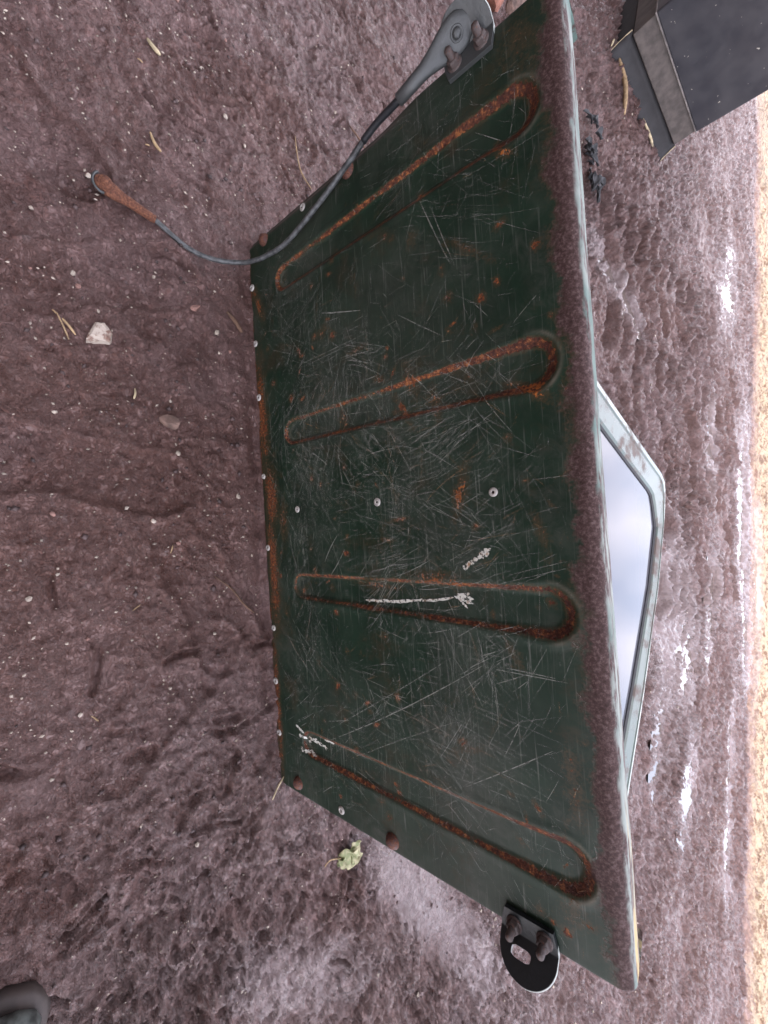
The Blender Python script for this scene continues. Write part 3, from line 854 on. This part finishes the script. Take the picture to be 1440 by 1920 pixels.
# brackets on both upper corners : flat foot on the sheet, round tab bent forward
BEND = .022
TH = R(55)
def bracket(side, slot):
    th = .0045
    # outline in (s, h): s outward from the foot
    out = [(0, .394), (0, .442)]
    out += [(.012, .4445), (.024, .4455)]
    for k in range(0, 17):
        a = R(86 - 172 * k / 16)
        out.append((.0305 + .0265 * math.cos(a), .4180 + .0275 * math.sin(a)))
    out += [(.024, .3895), (.012, .3905)]
    inner = []
    if slot:
        for k in range(20):
            a = 2 * math.pi * k / 20
            r_ = 1 / max(abs(math.cos(a)) / .0055, abs(math.sin(a)) / .0120) ** 1
            e = ((abs(math.cos(a)) / .0046) ** 4 + (abs(math.sin(a)) / .0095) ** 4) ** -.25
            inner.append((.0370 + e * math.cos(a), .4125 + e * math.sin(a)))
    import bmesh
    bm = bmesh.new()
    def ring(pts): return [bm.verts.new((p[0], 0, p[1])) for p in pts]
    vo = ring(out)
    ed = [bm.edges.new((vo[i], vo[(i + 1) % len(vo)])) for i in range(len(vo))]
    if inner:
        vi = ring(inner)
        ed += [bm.edges.new((vi[i], vi[(i + 1) % len(vi)])) for i in range(len(vi))]
    bmesh.ops.triangle_fill(bm, edges=ed, use_beauty=True)
    for s0 in (.019, .0205, .022, .0235, .025, .034, .044):
        bmesh.ops.bisect_plane(bm, geom=bm.verts[:] + bm.edges[:] + bm.faces[:], plane_co=(s0, 0, 0), plane_no=(1, 0, 0))
    ret = bmesh.ops.extrude_face_region(bm, geom=bm.faces[:])
    tv = [e for e in ret['geom'] if isinstance(e, bmesh.types.BMVert)]
    for v_ in tv: v_.co.y = th
    for v_ in bm.verts:
        s_, q = v_.co.x, th - v_.co.y         # q: thickness toward the viewer
        # bend with small radius
        b0, b1 = .019, .025
        if s_ <= b0: x_, o_, an = s_, 0.0, 0.0
        elif s_ >= b1:
            rr = (b1 - b0) / TH
            x_ = b0 + rr * math.sin(TH) + (s_ - b1) * math.cos(TH)
            o_ = rr * (1 - math.cos(TH)) + (s_ - b1) * math.sin(TH)
            an = TH
        else:
            an = TH * (s_ - b0) / (b1 - b0); rr = (b1 - b0) / TH
            x_, o_ = b0 + rr * math.sin(an), rr * (1 - math.cos(an))
        xx = x_ - q * math.sin(an); oo = o_ + q * math.cos(an)
        v_.co = (side * (.438 + xx), -(oo + .0012), v_.co.z)
    if side < 0: bmesh.ops.reverse_faces(bm, faces=bm.faces[:])
    bmesh.ops.recalc_face_normals(bm, faces=bm.faces[:])
    bm.faces.ensure_lookup_table()
    me = bpy.data.meshes.new('bracket')
    bm.to_mesh(me)
    bm.free()
    me.materials.append(M_BLACK if side > 0 else M_GALV)
    me.materials.append(M_RIM)
    # the plate's pale sky-lit rim comes as a separate strip
    for p in me.polygons:
        pass
    o = bpy.data.objects.new('bracket', me)
    C.objects.link(o)
    o.parent = tg
    bevel(o, .0007, 2)
    return o
def tab_pt(side, s_, h, lift=0.0):
    b0, b1 = .019, .025
    rr = (b1 - b0) / TH
    x_ = b0 + rr * math.sin(TH) + (s_ - b1) * math.cos(TH)
    o_ = rr * (1 - math.cos(TH)) + (s_ - b1) * math.sin(TH)
    xx = x_ - lift * math.sin(TH); oo = o_ + lift * math.cos(TH)
    return Vector((side * (.438 + xx), -(oo + .0012), h))
def rim_strip(br, side):
    """pale painted highlight running round the upper and outer rim of the tab"""
    pts = []
    for k in range(0, 25):
        a = R(84 - 128 * k / 24)
        pts.append((.0305 + .0268 * math.cos(a), .4180 + .0278 * math.sin(a)))
    pts = [(.012, .4449), (.020, .4456)] + pts
    vs, fs = [], []
    for i, (s_, h) in enumerate(pts):
        w = 1.0 if 2 < i < len(pts) - 3 else .6
        for l in (.0003, .0042):
            if s_ < .025:
                vs.append((side * (.438 + s_), -(l + .0012), h + .0002))
            else:
                q = tab_pt(side, s_, h, l); vs.append(tuple(q))
        if i: fs.append((2 * i - 2, 2 * i - 1, 2 * i + 1, 2 * i))
    return mesh_obj('lit_rim', vs, fs, M_RIM, br)
def stud(br, x, h, ln=.019):
    w = mesh_obj('washer', *lathe_vf([(.0082, .0055), (.0082, .0070), (.0050, .0072)], 18), M_BOLT, br)
    w.location = (x, 0, h)
    nt = mesh_obj('nut', *hex_vf(.0068, .0062, .0070), M_BOLT, br, False)
    nt.location = (x, 0, h); nt.rotation_euler = (0, random.uniform(0, 1), 0)
    bevel(nt, .0006)
    st = mesh_obj('bolt', *lathe_vf([(.0039, .012), (.0039, .012 + ln * .50), (.0033, .012 + ln * .56), (.0002, .012 + ln * .58)], 14), M_BOLT, br)
    st.location = (x, 0, h)
bR = bracket(1, True); rim_strip(bR, 1)
tag(bR, 'black bracket with a slot in its round tab')
stud(bR, .4505, .4035); stud(bR, .4490, .4335)
bL = bracket(-1, False); rim_strip(bL, -1)
tag(bL, 'grey bracket holding the cable eye')
stud(bL, -.4500, .4025); stud(bL, -.4500, .4325)

# ------------------------------------------------------------------ restraint cable
cb = empty('restraint_cable', (0, 0, 0))
tag(cb, 'grey wire cable with a rusty eye end trailing from the tailgate onto the mud', 'cable')
tgm = Matrix.Translation((0, 0, -.004)) @ Matrix.Rotation(-LEAN, 4, 'X')
W = lambda v_: tgm @ Vector(v_)
path = [(-.4426, .0605, .3337), (-.4424, .0540, .2892), (-.4319, .0470, .2413), (-.4145, .0345, .1838), (-.3961, .0165, .1158), (-.3939, .0000, .0727), (-.3946, -.0120, .0512), (-.3990, -.0254, .0300),
        (-.3981, -.0632, .0170), (-.4065, -.0999, .0120), (-.4305, -.1413, .0120)]
path = [(x, y, max(z, gz(x, y) + .006)) for x, y, z in path]
cpts = catmull(path, 14)
half = 30
v, f = tube_vf(cpts, .0034, 14, twist=.55, lobes=6, lobe_amp=.10)
mesh_obj('wire_rope', v, f, M_CABLE, cb)
v, f = tube_vf(cpts[:20], .0040, 12); mesh_obj('sleeve', v, f, M_SLEEVE, cb)
# upper terminal: flattened eye pinned on the tab, tapering to a ferrule
e0 = W(tab_pt(-1, .037, .4120, .0068)); e1 = Vector(cpts[0])
ax = (e1 - e0).normalized()
nrm_l = (Matrix.Rotation(-LEAN, 4, 'X') @ Vector((math.sin(TH), -math.cos(TH), 0))).normalized()
sd_ = ax.cross(nrm_l).normalized()
nr2 = sd_.cross(ax).normalized()
L_ = (e1 - e0).length
vs, fs = [], []
stn_ = [(-.0150, .0005, .001), (-.0145, .0060, .0022), (-.012, .0105, .0026), (-.006, .0140, .0028), (.000, .0150, .0028), (.008, .0145, .0028), (.018, .0125, .0032), (.028, .0098, .0042), (.036, .0080, .0058), (.042, .0072, .0068), (L_ * .75, .0068, .0068), (L_ + .002, .0064, .0064), (L_ + .003, .0046, .0046)]
NS = 16
for d_, wv, hv in stn_:
    for k in range(NS):
        a = 2 * math.pi * k / NS
        ca, sa_ = math.cos(a), math.sin(a)
        ca = math.copysign(abs(ca) ** .8, ca); sa_ = math.copysign(abs(sa_) ** .7, sa_)
        vs.append(e0 + ax * d_ + sd_ * wv * ca + nr2 * hv * sa_)
for i in range(len(stn_) - 1):
    for k in range(NS):
        a, b = i * NS + k, i * NS + (k + 1) % NS
        fs.append((a, b, b + NS, a + NS))
fs.append(tuple(range(NS))); fs.append(tuple((len(stn_) - 1) * NS + k for k in range(NS)))
o = mesh_obj('cable_eye', vs, fs, M_GALV, cb)
# pin through the eye
pv, pf = lathe_vf([(.0066, .0), (.0066, .0008), (.0058, .0012), (.0050, .0006), (.0046, .0006), (.0042, .0022), (.0025, .0030), (.0002, .0032)], 18)
pin = mesh_obj('pin', pv, pf, M_GALV, o)
sgn = 1 if nr2.dot(nrm_l) > 0 else -1
pin.location = e0 + nr2 * sgn * .0027
pin.rotation_euler = Vector((0, -1, 0)).rotation_difference(nr2 * sgn).to_euler()
# lower terminal, rusty
g0 = Vector(cpts[-1]); g1 = Vector((-.4507, -.2009, max(.012, gz(-.4507, -.2009) + .009)))
ax = (g1 - g0).normalized(); up = Vector((0, 0, 1)); sd_ = ax.cross(up).normalized(); nr2 = sd_.cross(ax)
L_ = (g1 - g0).length
vs, fs = [], []
stn_ = [(-.001, .0040, .0040), (.0, .0058, .0058), (.020, .0062, .0062), (.034, .0068, .0060), (.044, .0088, .0058), (.052, .0108, .0066), (L_, .0118, .0080), (L_ + .006, .0112, .0082), (L_ + .010, .0085, .0068), (L_ + .012, .0030, .0040)]
for d_, wv, hv in stn_:
    for k in range(NS):
        a = 2 * math.pi * k / NS
        j = 1 + random.uniform(-.05, .05)
        vs.append(g0 + ax * d_ + sd_ * wv * math.cos(a) * j + nr2 * hv * math.sin(a) * j)
for i in range(len(stn_) - 1):
    for k in range(NS):
        a, b = i * NS + k, i * NS + (k + 1) % NS
        fs.append((a, b, b + NS, a + NS))
fs.append(tuple(range(NS))); fs.append(tuple((len(stn_) - 1) * NS + k for k in range(NS)))
o = mesh_obj('cable_end', vs, fs, M_RUSTY, cb)
tag(o, 'orange rusty end fitting')
bn = mesh_obj('bolt', *lathe_vf([(.0085, 0), (.0085, .003), (.006, .0045), (.0045, .0045), (.0045, .008), (.0003, .0085)], 14), M_RUSTY, o)
bn.location = g0 + ax * (L_ - .001) + nr2 * .0065
bn.rotation_euler = Vector((0, -1, 0)).rotation_difference((nr2 - sd_ * .3).normalized()).to_euler()
# split ring curled round the end
rp = [g0 + ax * (L_ + .001) + (sd_ * -math.cos(t) * .0135 + ax * math.sin(t) * .012) + nr2 * (.004 + .002 * math.sin(t)) for t in np.linspace(-.4, 2.3, 14)]
mesh_obj('split_ring', *tube_vf(rp, .0017, 8), M_GALV, o)

# ------------------------------------------------------------------ framed window lying behind the tailgate
wd = empty('framed_window', (0, 0, .0))
tag(wd, 'pale green framed window pane lying flat on the mud behind the tailgate', 'window')
ZT = .068
def off_poly(p, d):
    out = []
    n_ = len(p)
    for i in range(n_):
        a, b, c_ = (Vector((*p[i - 1], 0)), Vector((*p[i], 0)), Vector((*p[(i + 1) % n_], 0)))
        e1_, e2_ = (b - a).normalized(), (c_ - b).normalized()
        n1_, n2_ = Vector((-e1_.y, e1_.x, 0)), Vector((-e2_.y, e2_.x, 0))
        bis = (n1_ + n2_); bis /= bis.dot(n1_)
        q = b + bis * d
        out.append((q.x, q.y))
    return out
outer = [(-.72, .60), (-.363, 1.238), (-.236, 1.468), (-.095, 1.728), (-.060, 1.757), (-.002, 1.757), (.112, 1.709), (.377, 1.584), (.736, 1.361), (.945, 1.214), (1.18, 1.05), (.62, .30), (.30, .30), (-.40, .45)][::-1]
inner = [(-.56, .62), (-.203, 1.233), (-.098, 1.417), (-.012, 1.572), (.010, 1.598), (.055, 1.612), (.159, 1.578), (.359, 1.470), (.661, 1.240), (.86, 1.085), (1.02, .96), (.56, .42), (.28, .42), (-.30, .56)][::-1]
inner = [(p[0] * (1 - k_) + q[0] * k_, p[1] * (1 - k_) + q[1] * k_) for p, q in zip(inner, outer) for k_ in (((.45 if p[0] > .1 else .10)),)]
def lerp(a, b, t): return [(p[0] + (q[0] - p[0]) * t, p[1] + (q[1] - p[1]) * t) for p, q in zip(a, b)]
rings = [(outer, -.01), (outer, ZT - .016), (lerp(outer, inner, .05), ZT - .005), (lerp(outer, inner, .13), ZT), (lerp(outer, inner, .30), ZT + .002), (lerp(outer, inner, .34), ZT - .003), (lerp(outer, inner, .40), ZT - .003), (lerp(outer, inner, .45), ZT + .001), (lerp(outer, inner, .93), ZT - .006), (inner, ZT - .012), (inner, ZT - .026)]
vs, fs = [], []
NO = len(outer)
for p, z in rings: vs += [(x, y, z) for x, y in p]
for i in range(len(rings) - 1):
    for k in range(NO):
        a, b = i * NO + k, i * NO + (k + 1) % NO
        fs.append((a, b, b + NO, a + NO))
fr = mesh_obj('frame', vs, fs, M_FRAMEP, wd, False); bevel(fr, .002, 2)
gi = lerp(inner, outer, .0)
gpts = [(x, y, ZT - .018) for x, y in gi]
gl = mesh_obj('glass', gpts, [tuple(range(NO))], M_GLASS, wd, False)
g2 = lerp(inner, [(.2, 1.0)] * NO, .018)
vs = [(x, y, ZT - .0115) for x, y in inner] + [(x, y, ZT - .0150) for x, y in g2] + [(x, y, ZT - .0182) for x, y in g2]
fs = []
for i in range(2):
    for k in range(NO):
        a, b = i * NO + k, i * NO + (k + 1) % NO
        fs.append((a, b, b + NO, a + NO))
mesh_obj('gasket', vs, fs, M_RUBBER, wd, False)
tag(gl, 'grey glass reflecting the cloudy sky')

# ------------------------------------------------------------------ dark steel box at the edge of the yard
bx = empty('steel_box', (-1.978, 1.706, 0), (0, 0, math.atan2(.91413, .40543)))
tag(bx, 'dark grey steel box with a brown band and black skirt standing in the mud', 'box')
# local x: along the front edge, local y: back
LB, DB = .535, .55
v, f = box_vf(-.004, LB + .004, .0, DB, .172, .78); body = mesh_obj('body', v, f, M_DARK, bx, False); bevel(body, .006, 2)
for p in body.data.vertices:
    if p.co.z > .5 and p.co.y < .1: p.co.y -= .10
v, f = box_vf(0, LB, .006, DB - .01, .083, .1705); band_ = mesh_obj('band', v, f, M_BAND, bx, False); bevel(band_, .004, 2)
v, f = box_vf(-.006, LB + .006, -.003, DB, .1688, .1735); mesh_obj('seam_highlight', v, f, M_SEAM_HL, bx, False)  # pale strip added as the edge highlight along the seam
v, f = box_vf(.004, LB - .004, .020, DB - .02, -.02, .0815); mesh_obj('plinth', v, f, M_SKIRT, bx, False)
# thin skirt sheet flaring out at the foot
vs, fs = [], []
prf = [(.018, .084), (.016, .06), (.010, .035), (.000, .012), (-.012, -.004)]
for i in range(23):
    x = -.012 + (LB + .024) * i / 22
    fl = .014 * math.exp(-((i - 22) / 2.0) ** 2) + .02 * math.exp(-(i / 2.0) ** 2)
    for j, (y, z) in enumerate(prf):
        vs.append((x + (fl * .8 if i > 11 else -fl * .6) * (j / 4), y - fl * (j / 4) + random.uniform(-.001, .001), z))
for i in range(22):
    for j in range(4):
        a = i * 5 + j
        fs.append((a, a + 1, a + 6, a + 5))
sk = mesh_obj('skirt', vs, fs, M_SKIRT, bx)
m_ = sk.modifiers.new('solid', 'SOLIDIFY'); m_.thickness = .003
for x in (-.012, LB + .012):
    pts = [(x + (.012 if x > 0 else -.012) * (j / 4), y - .014 * (j / 4), z + .001) for j, (y, z) in enumerate(prf)]
    mesh_obj('skirt_edge', *tube_vf(pts, .0022, 6), M_TAN2, bx)

# ------------------------------------------------------------------ stones
def stone(name, x, y, sx, sy, sz, mat, seed, label=None, group=None, flat=True, cat='stone', sink=.25, yaw=0.0, sub=2):
    import bmesh
    bm = bmesh.new()
    bmesh.ops.create_icosphere(bm, subdivisions=sub, radius=1.0)
    r_ = random.Random(seed)
    pl = [(Vector((r_.gauss(0, 1), r_.gauss(0, 1), r_.gauss(0, .8))).normalized(), r_.uniform(.55, .85)) for _ in range(9)]
    for v_ in bm.verts:
        for nn, d_ in pl:
            e = v_.co.dot(nn) - d_
            if e > 0: v_.co -= nn * e
        v_.co.x *= sx; v_.co.y *= sy; v_.co.z *= sz
    me = bpy.data.meshes.new(name)
    bm.to_mesh(me); bm.free()
    me.materials.append(mat)
    o = bpy.data.objects.new(name, me); C.objects.link(o)
    o.location = (x, y, gz(x, y) + sz * (.8 - sink))
    o.rotation_euler = (r_.uniform(-.2, .2), r_.uniform(-.2, .2), yaw or r_.uniform(0, 6))
    if label: tag(o, label, cat, group)
    return o
# the pale wedge stone
import bmesh as _bm
b_ = _bm.new()
pts = [(-.024, .010, 0), (-.006, .024, 0), (.014, .022, 0), (.024, -.018, 0), (.004, -.012, 0), (-.020, -.008, 0)]
lo = [b_.verts.new((x * 1.06, y * 1.06, -.008)) for x, y, z in pts]
mi = [b_.verts.new((x, y, .009 + .004 * math.sin(i * 2.1))) for i, (x, y, z) in enumerate(pts)]
hi = [b_.verts.new((x * .62 - .002, y * .62 + .002, .016 + .002 * math.cos(i * 1.7))) for i, (x, y, z) in enumerate(pts)]
for A_, B_ in ((lo, mi), (mi, hi)):
    for i in range(6): b_.faces.new((A_[i], A_[(i + 1) % 6], B_[(i + 1) % 6], B_[i]))
b_.faces.new(hi); b_.faces.new(lo[::-1])
_bm.ops.recalc_face_normals(b_, faces=b_.faces[:])
_bm.ops.subdivide_edges(b_, edges=b_.edges[:], cuts=2, use_grid_fill=True)
for v_ in b_.verts: v_.co += Vector((random.gauss(0, .0006), random.gauss(0, .0006), random.gauss(0, .0006)))
me = bpy.data.meshes.new('stone'); b_.to_mesh(me); b_.free(); me.materials.append(M_STONE)
ws = bpy.data.objects.new('stone', me); C.objects.link(ws)
ws.scale = (.62, .62, .62)
ws.location = (-.247, -.216, gz(-.247, -.216) + .002); ws.rotation_euler = (.1, -.05, -.15)
tag(ws, 'pale wedge-shaped stone lying on the bare mud below the tailgate', 'stone')
stone('stone', -.135, -.135, .013, .016, .010, M_STONE2, 5, 'small brown angular stone pressed into mud in front of tailgate')
stone('stone', -.318, -.091, .005, .010, .005, M_STONE3, 6, 'small pink stone near the lower edge of the tailgate', yaw=.6)
stone('stone', -1.46, .745, .075, .05, .04, M_BRICK, 8, 'red brick lump on the ground behind the grey bracket', cat='brick', sink=.2)
stone('stone', -1.56, .90, .10, .06, .035, M_STONE2, 9, 'grey-brown flat rock beyond the red brick lump')
# small pebbles
G_ = 'small pale pebbles scattered in the mud'
for k in range(46):
    if k < 30: x, y = rng.uniform(-.85, .35), rng.uniform(-.33, .02)
    else: x, y = rng.uniform(-.8, 1.2), rng.uniform(-.3, .5)
    if abs(x) < .48 and -.02 < y < .3: y = -.10 - .2 * rng.random()
    s_ = rng.uniform(.0022, .0048)
    stone('pebble', x, y, s_, s_ * rng.uniform(.7, 1.3), s_ * .8, (M_GRIT, M_STONE3, M_STONE, M_GRIT)[k % 4], 100 + k, 'tiny pebble half sunk in the brown mud', G_, cat='pebble', sub=1)
# grit: too small and many to count
gv, gf = [], []
oct_ = [(1, 0, 0), (0, 1, 0), (-1, 0, 0), (0, -1, 0), (0, 0, 1), (0, 0, -1)]
of = [(0, 1, 4), (1, 2, 4), (2, 3, 4), (3, 0, 4), (1, 0, 5), (2, 1, 5), (3, 2, 5), (0, 3, 5)]
for k in range(5400):
    if k < 3800: x, y = rng.uniform(-.95, .75), rng.uniform(-.42, .25)
    else: x, y = rng.uniform(-2.4, 2.2), rng.uniform(.1, 2.6)
    if abs(x) < .45 and -.012 < y < .04: continue
    s_ = .0006 + .0013 * rng.random() ** 2.5 if k < 3800 else .0012 + .003 * rng.random() ** 2.5
    z = gz(x, y) + s_ * .3
    b0 = len(gv)
    a = rng.uniform(0, 6); ca, sa_ = math.cos(a), math.sin(a)
    e = rng.uniform(.6, 1.9)
    for p in oct_: gv.append((x + s_ * (p[0] * e * ca - p[1] * sa_), y + s_ * (p[0] * e * sa_ + p[1] * ca), z + s_ * p[2]))
    gf += [tuple(i + b0 for i in t) for t in of]
go = mesh_obj('grit', gv, gf, M_GRIT, None, False)
tag(go, 'pale grit strewn over the mud', 'grit', kind='stuff')
# mud clods: dark crumbs
gv, gf = [], []
for k in range(9000):
    x, y = rng.uniform(-1.2, 1.5), rng.uniform(-.42, .8)
    if rng.random() > .35 + .8 * float(fbm(np.array([x]), np.array([y]), .3, 2, off=31)[0]): continue
    if abs(x) < .47 and -.012 < y < .25: continue
    s_ = .0008 + .0036 * rng.random() ** 3.2
    z = gz(x, y) + s_ * .15
    b0 = len(gv)
    a = rng.uniform(0, 6); ca, sa_ = math.cos(a), math.sin(a); e = rng.uniform(.7, 1.6)
    for p in oct_:
        j = rng.uniform(.75, 1.2)
        gv.append((x + s_ * j * (p[0] * e * ca - p[1] * sa_), y + s_ * j * (p[0] * e * sa_ + p[1] * ca), z + s_ * j * p[2] * .8))
    gf += [tuple(i + b0 for i in t) for t in of]
M_CLOD = simple('mud_crumb', (.085, .058, .055), .7, .45, 30)
go = mesh_obj('mud_crumbs', gv, gf, M_CLOD, None, True)
tag(go, 'crumbs of mud lying on the mud', 'mud', kind='stuff')

# ------------------------------------------------------------------ straw, twigs, leaves
def stalk(name, pts, r, mat, label, cat, group=None, lift=.002):
    pts = [(x, y, gz(x, y) + lift + (z if z else 0)) for x, y, z in pts]
    p = catmull(pts, 5)
    rad = [r * (.35 + .65 * math.sin(math.pi * min(.5, .12 + .75 * i / len(p)))) if i < len(p) * .75 else r * (1 - .75 * (i / len(p) - .75) / .25) for i in range(len(p))]
    o = mesh_obj(name, *tube_vf(p, rad, 7), mat)
    return tag(o, label, cat, group)
stalk('straw', [(-1.975, 1.735, .01), (-1.86, 1.765, .015), (-1.74, 1.775, .004)], .010, M_TAN, 'long tan dry leaf blade lying at the foot of the steel box', 'straw')
stalk('straw', [(-1.855, 2.00, .004), (-1.80, 2.07, .006), (-1.775, 2.12, .004)], .006, M_TAN2, 'short pale straw against the far end of the box skirt', 'straw')
stalk('straw', [(-2.02, 1.70, .006), (-1.99, 1.665, .012), (-1.95, 1.64, .01)], .005, M_TAN2, 'pale straw wisp at the near corner of the box', 'straw')
stalk('dry_stem', [(-.698, .100, .003), (-.660, .100, .005), (-.625, .104, .003), (-.597, .120, .006)], .0013, M_TAN, 'thin curved tan stem on the mud beside the cable side of the tailgate', 'stem')
stalk('wood_chip', [(-.563, -.141, .001), (-.550, -.136, .002), (-.541, -.128, .001)], .0023, M_TAN, 'tan wood splinter on the mud above the rusty cable end', 'wood chip')
stalk('wood_chip', [(-.712, -.137, .001), (-.704, -.130, .002), (-.697, -.121, .001)], .0030, M_TAN2, 'pale leaf-shaped chip on dark mud at the far cable side', 'wood chip')
stalk('wood_chip', [(-.326, -.043, .001), (-.312, -.030, .002), (-.298, -.020, .001)], .0036, M_TWIG, 'brown wood chip close to the foot of the tailgate', 'wood chip')
stalk('wood_chip', [(-.178, -.177, .001), (-.170, -.177, .0015), (-.163, -.179, .001)], .0016, M_TAN2, 'tiny pale wood chip in front of the brown stone', 'wood chip')
stalk('straw', [(-.268, -.262, .001), (-.252, -.248, .002), (-.240, -.240, .001)], .0016, M_TAN, 'frayed straw bit beside the pale wedge stone', 'straw')
stalk('straw', [(-.262, -.258, .001), (-.247, -.252, .002), (-.232, -.247, .001)], .0011, M_TAN, 'thin straw bit next to the frayed straw', 'straw')
stalk('twig', [(.10, -.085, .001), (.125, -.06, .002), (.15, -.045, .002), (.168, -.028, .001)], .0016, M_TWIG, 'thin dark twig lying below the middle of the tailgate', 'twig')
stalk('straw', [(.470, -.020, .001), (.458, -.008, .003), (.446, .004, .004)], .0016, M_TAN2, 'pale straw at the lower right corner of the tailgate', 'straw')
stalk('twig', [(-.73, .30, .002), (-.76, .25, .003), (-.78, .22, .002)], .002, M_TWIG, 'short dark twig on lit mud left of the cable', 'twig')
for k in range(6):
    x, y = rng.uniform(-.8, .3), rng.uniform(-.3, -.05)
    a = rng.uniform(0, 3); l_ = rng.uniform(.006, .014)
    stalk('straw_bit', [(x, y, .001), (x + l_ * .5 * math.cos(a), y + l_ * .5 * math.sin(a), .0018), (x + l_ * math.cos(a), y + l_ * math.sin(a), .001)], .0009, M_TAN, 'tiny straw bit on the mud in front of the tailgate', 'straw', 'tiny straw bits on the mud')

def leaf(name, x, y, ln, wd_, yaw, mat, curl=.3, lobes=0, label=None, cat='leaf', group=None, parent=None, lift=.004):
    nu, nv_ = 13, 9
    P_ = np.zeros((nu, nv_, 3))
    r_ = random.Random(int(x * 9999) + int(y * 777))
    ph = r_.uniform(0, 6)
    for i in range(nu):
        t = i / (nu - 1)
        w = wd_ * .5 * (math.sin(math.pi * min(1, t * .95 + .05)) ** .7) * (1 + (.22 * math.sin(lobes * math.pi * t + ph) if lobes else 0))
        for j in range(nv_):
            s_ = (j / (nv_ - 1) - .5) * 2
            z = curl * wd_ * .35 * (s_ ** 2) + .10 * wd_ * math.sin(9 * t + 5 * s_ + ph) + .12 * ln * math.sin(math.pi * t)
            P_[i, j] = ((t - .5) * ln, s_ * w, z)
    o = grid_obj(name, P_, mat, parent)
    m_ = o.modifiers.new('solid', 'SOLIDIFY'); m_.thickness = .0006
    if parent is None:
        o.location = (x, y, gz(x, y) + lift)
    else:
        o.location = (x, y, lift)
    o.rotation_euler = (r_.uniform(-.25, .25), r_.uniform(-.2, .2), yaw)
    if label: tag(o, label, cat, group)
    return o
lf = empty('leaf', (.632, .112, gz(.632, .112)))
tag(lf, 'crumpled yellow-green leaf on the mud beside the tailgate edge', 'leaf')
for dx, dy, l_, w_, a_ in ((0, 0, .050, .034, 1.1), (.008, .012, .032, .024, .5), (-.009, .010, .032, .024, 1.8), (.003, -.011, .030, .018, 1.3)):
    leaf('lobe', dx, dy, l_, w_, a_, M_LEAF, .35, 5, parent=lf, lift=.003)
v, f = tube_vf(catmull([(-.006, -.018, .006), (-.012, -.038, .003), (-.006, -.052, .003)], 5), .0011, 6); mesh_obj('stem', v, f, M_TAN, lf)
wdp = empty('dead_leaf_clump', (-1.29, 1.335, gz(-1.29, 1.335)))
tag(wdp, 'clump of blackened dead leaves on the mud just behind the tailgate rim', 'leaves')
for k in range(16):
    leaf('dead_leaf', rng.uniform(-.17, .13), rng.uniform(-.04, .05), rng.uniform(.04, .08), rng.uniform(.02, .035), rng.uniform(0, 6), M_DEAD, .8, 3, parent=wdp, lift=rng.uniform(.0, .022))

# ------------------------------------------------------------------ boot of the viewer at the corner
bt = empty('boot', (.572, -.386, -.001), (0, 0, R(-4)))
tag(bt, 'muddy grey boot toe at the lower corner by the viewer', 'boot')
def loft(name, sts, mat, n_=20):
    vs, fs = [], []
    for y, hw, z0, z1, sq in sts:
        for k in range(n_):
            a = 2 * math.pi * k / n_
            ca, sa_ = math.cos(a), math.sin(a)
            ca = math.copysign(abs(ca) ** sq, ca); sa_ = math.copysign(abs(sa_) ** sq, sa_)
            vs.append((hw * ca, y, (z0 + z1) / 2 + (z1 - z0) / 2 * sa_))
    for i in range(len(sts) - 1):
        for k in range(n_):
            a, b = i * n_ + k, i * n_ + (k + 1) % n_
            fs.append((a, a + n_, b + n_, b))
    fs.append(tuple(range(n_))); fs.append(tuple((len(sts) - 1) * n_ + k for k in range(n_))[::-1])
    return mesh_obj(name, vs, fs, mat, bt)
loft('sole', [(.090, .004, .004, .012, .7), (.087, .018, .002, .020, .6), (.076, .034, .0, .024, .6), (.05, .046, .0, .026, .6), (.0, .050, .0, .026, .6), (-.08, .040, .0, .026, .6), (-.15, .037, .0, .030, .6), (-.20, .030, .0, .030, .6), (-.212, .01, .002, .026, .6)], M_SOLE)
loft('upper', [(.083, .006, .022, .034, .9), (.078, .022, .020, .050, .9), (.064, .034, .020, .060, .85), (.03, .043, .020, .070, .85), (-.02, .044, .020, .085, .85), (-.07, .038, .020, .115, .85), (-.11, .038, .020, .20, .8), (-.15, .038, .020, .24, .8), (-.19, .030, .020, .24, .8), (-.205, .012, .022, .22, .8)], M_BOOT)
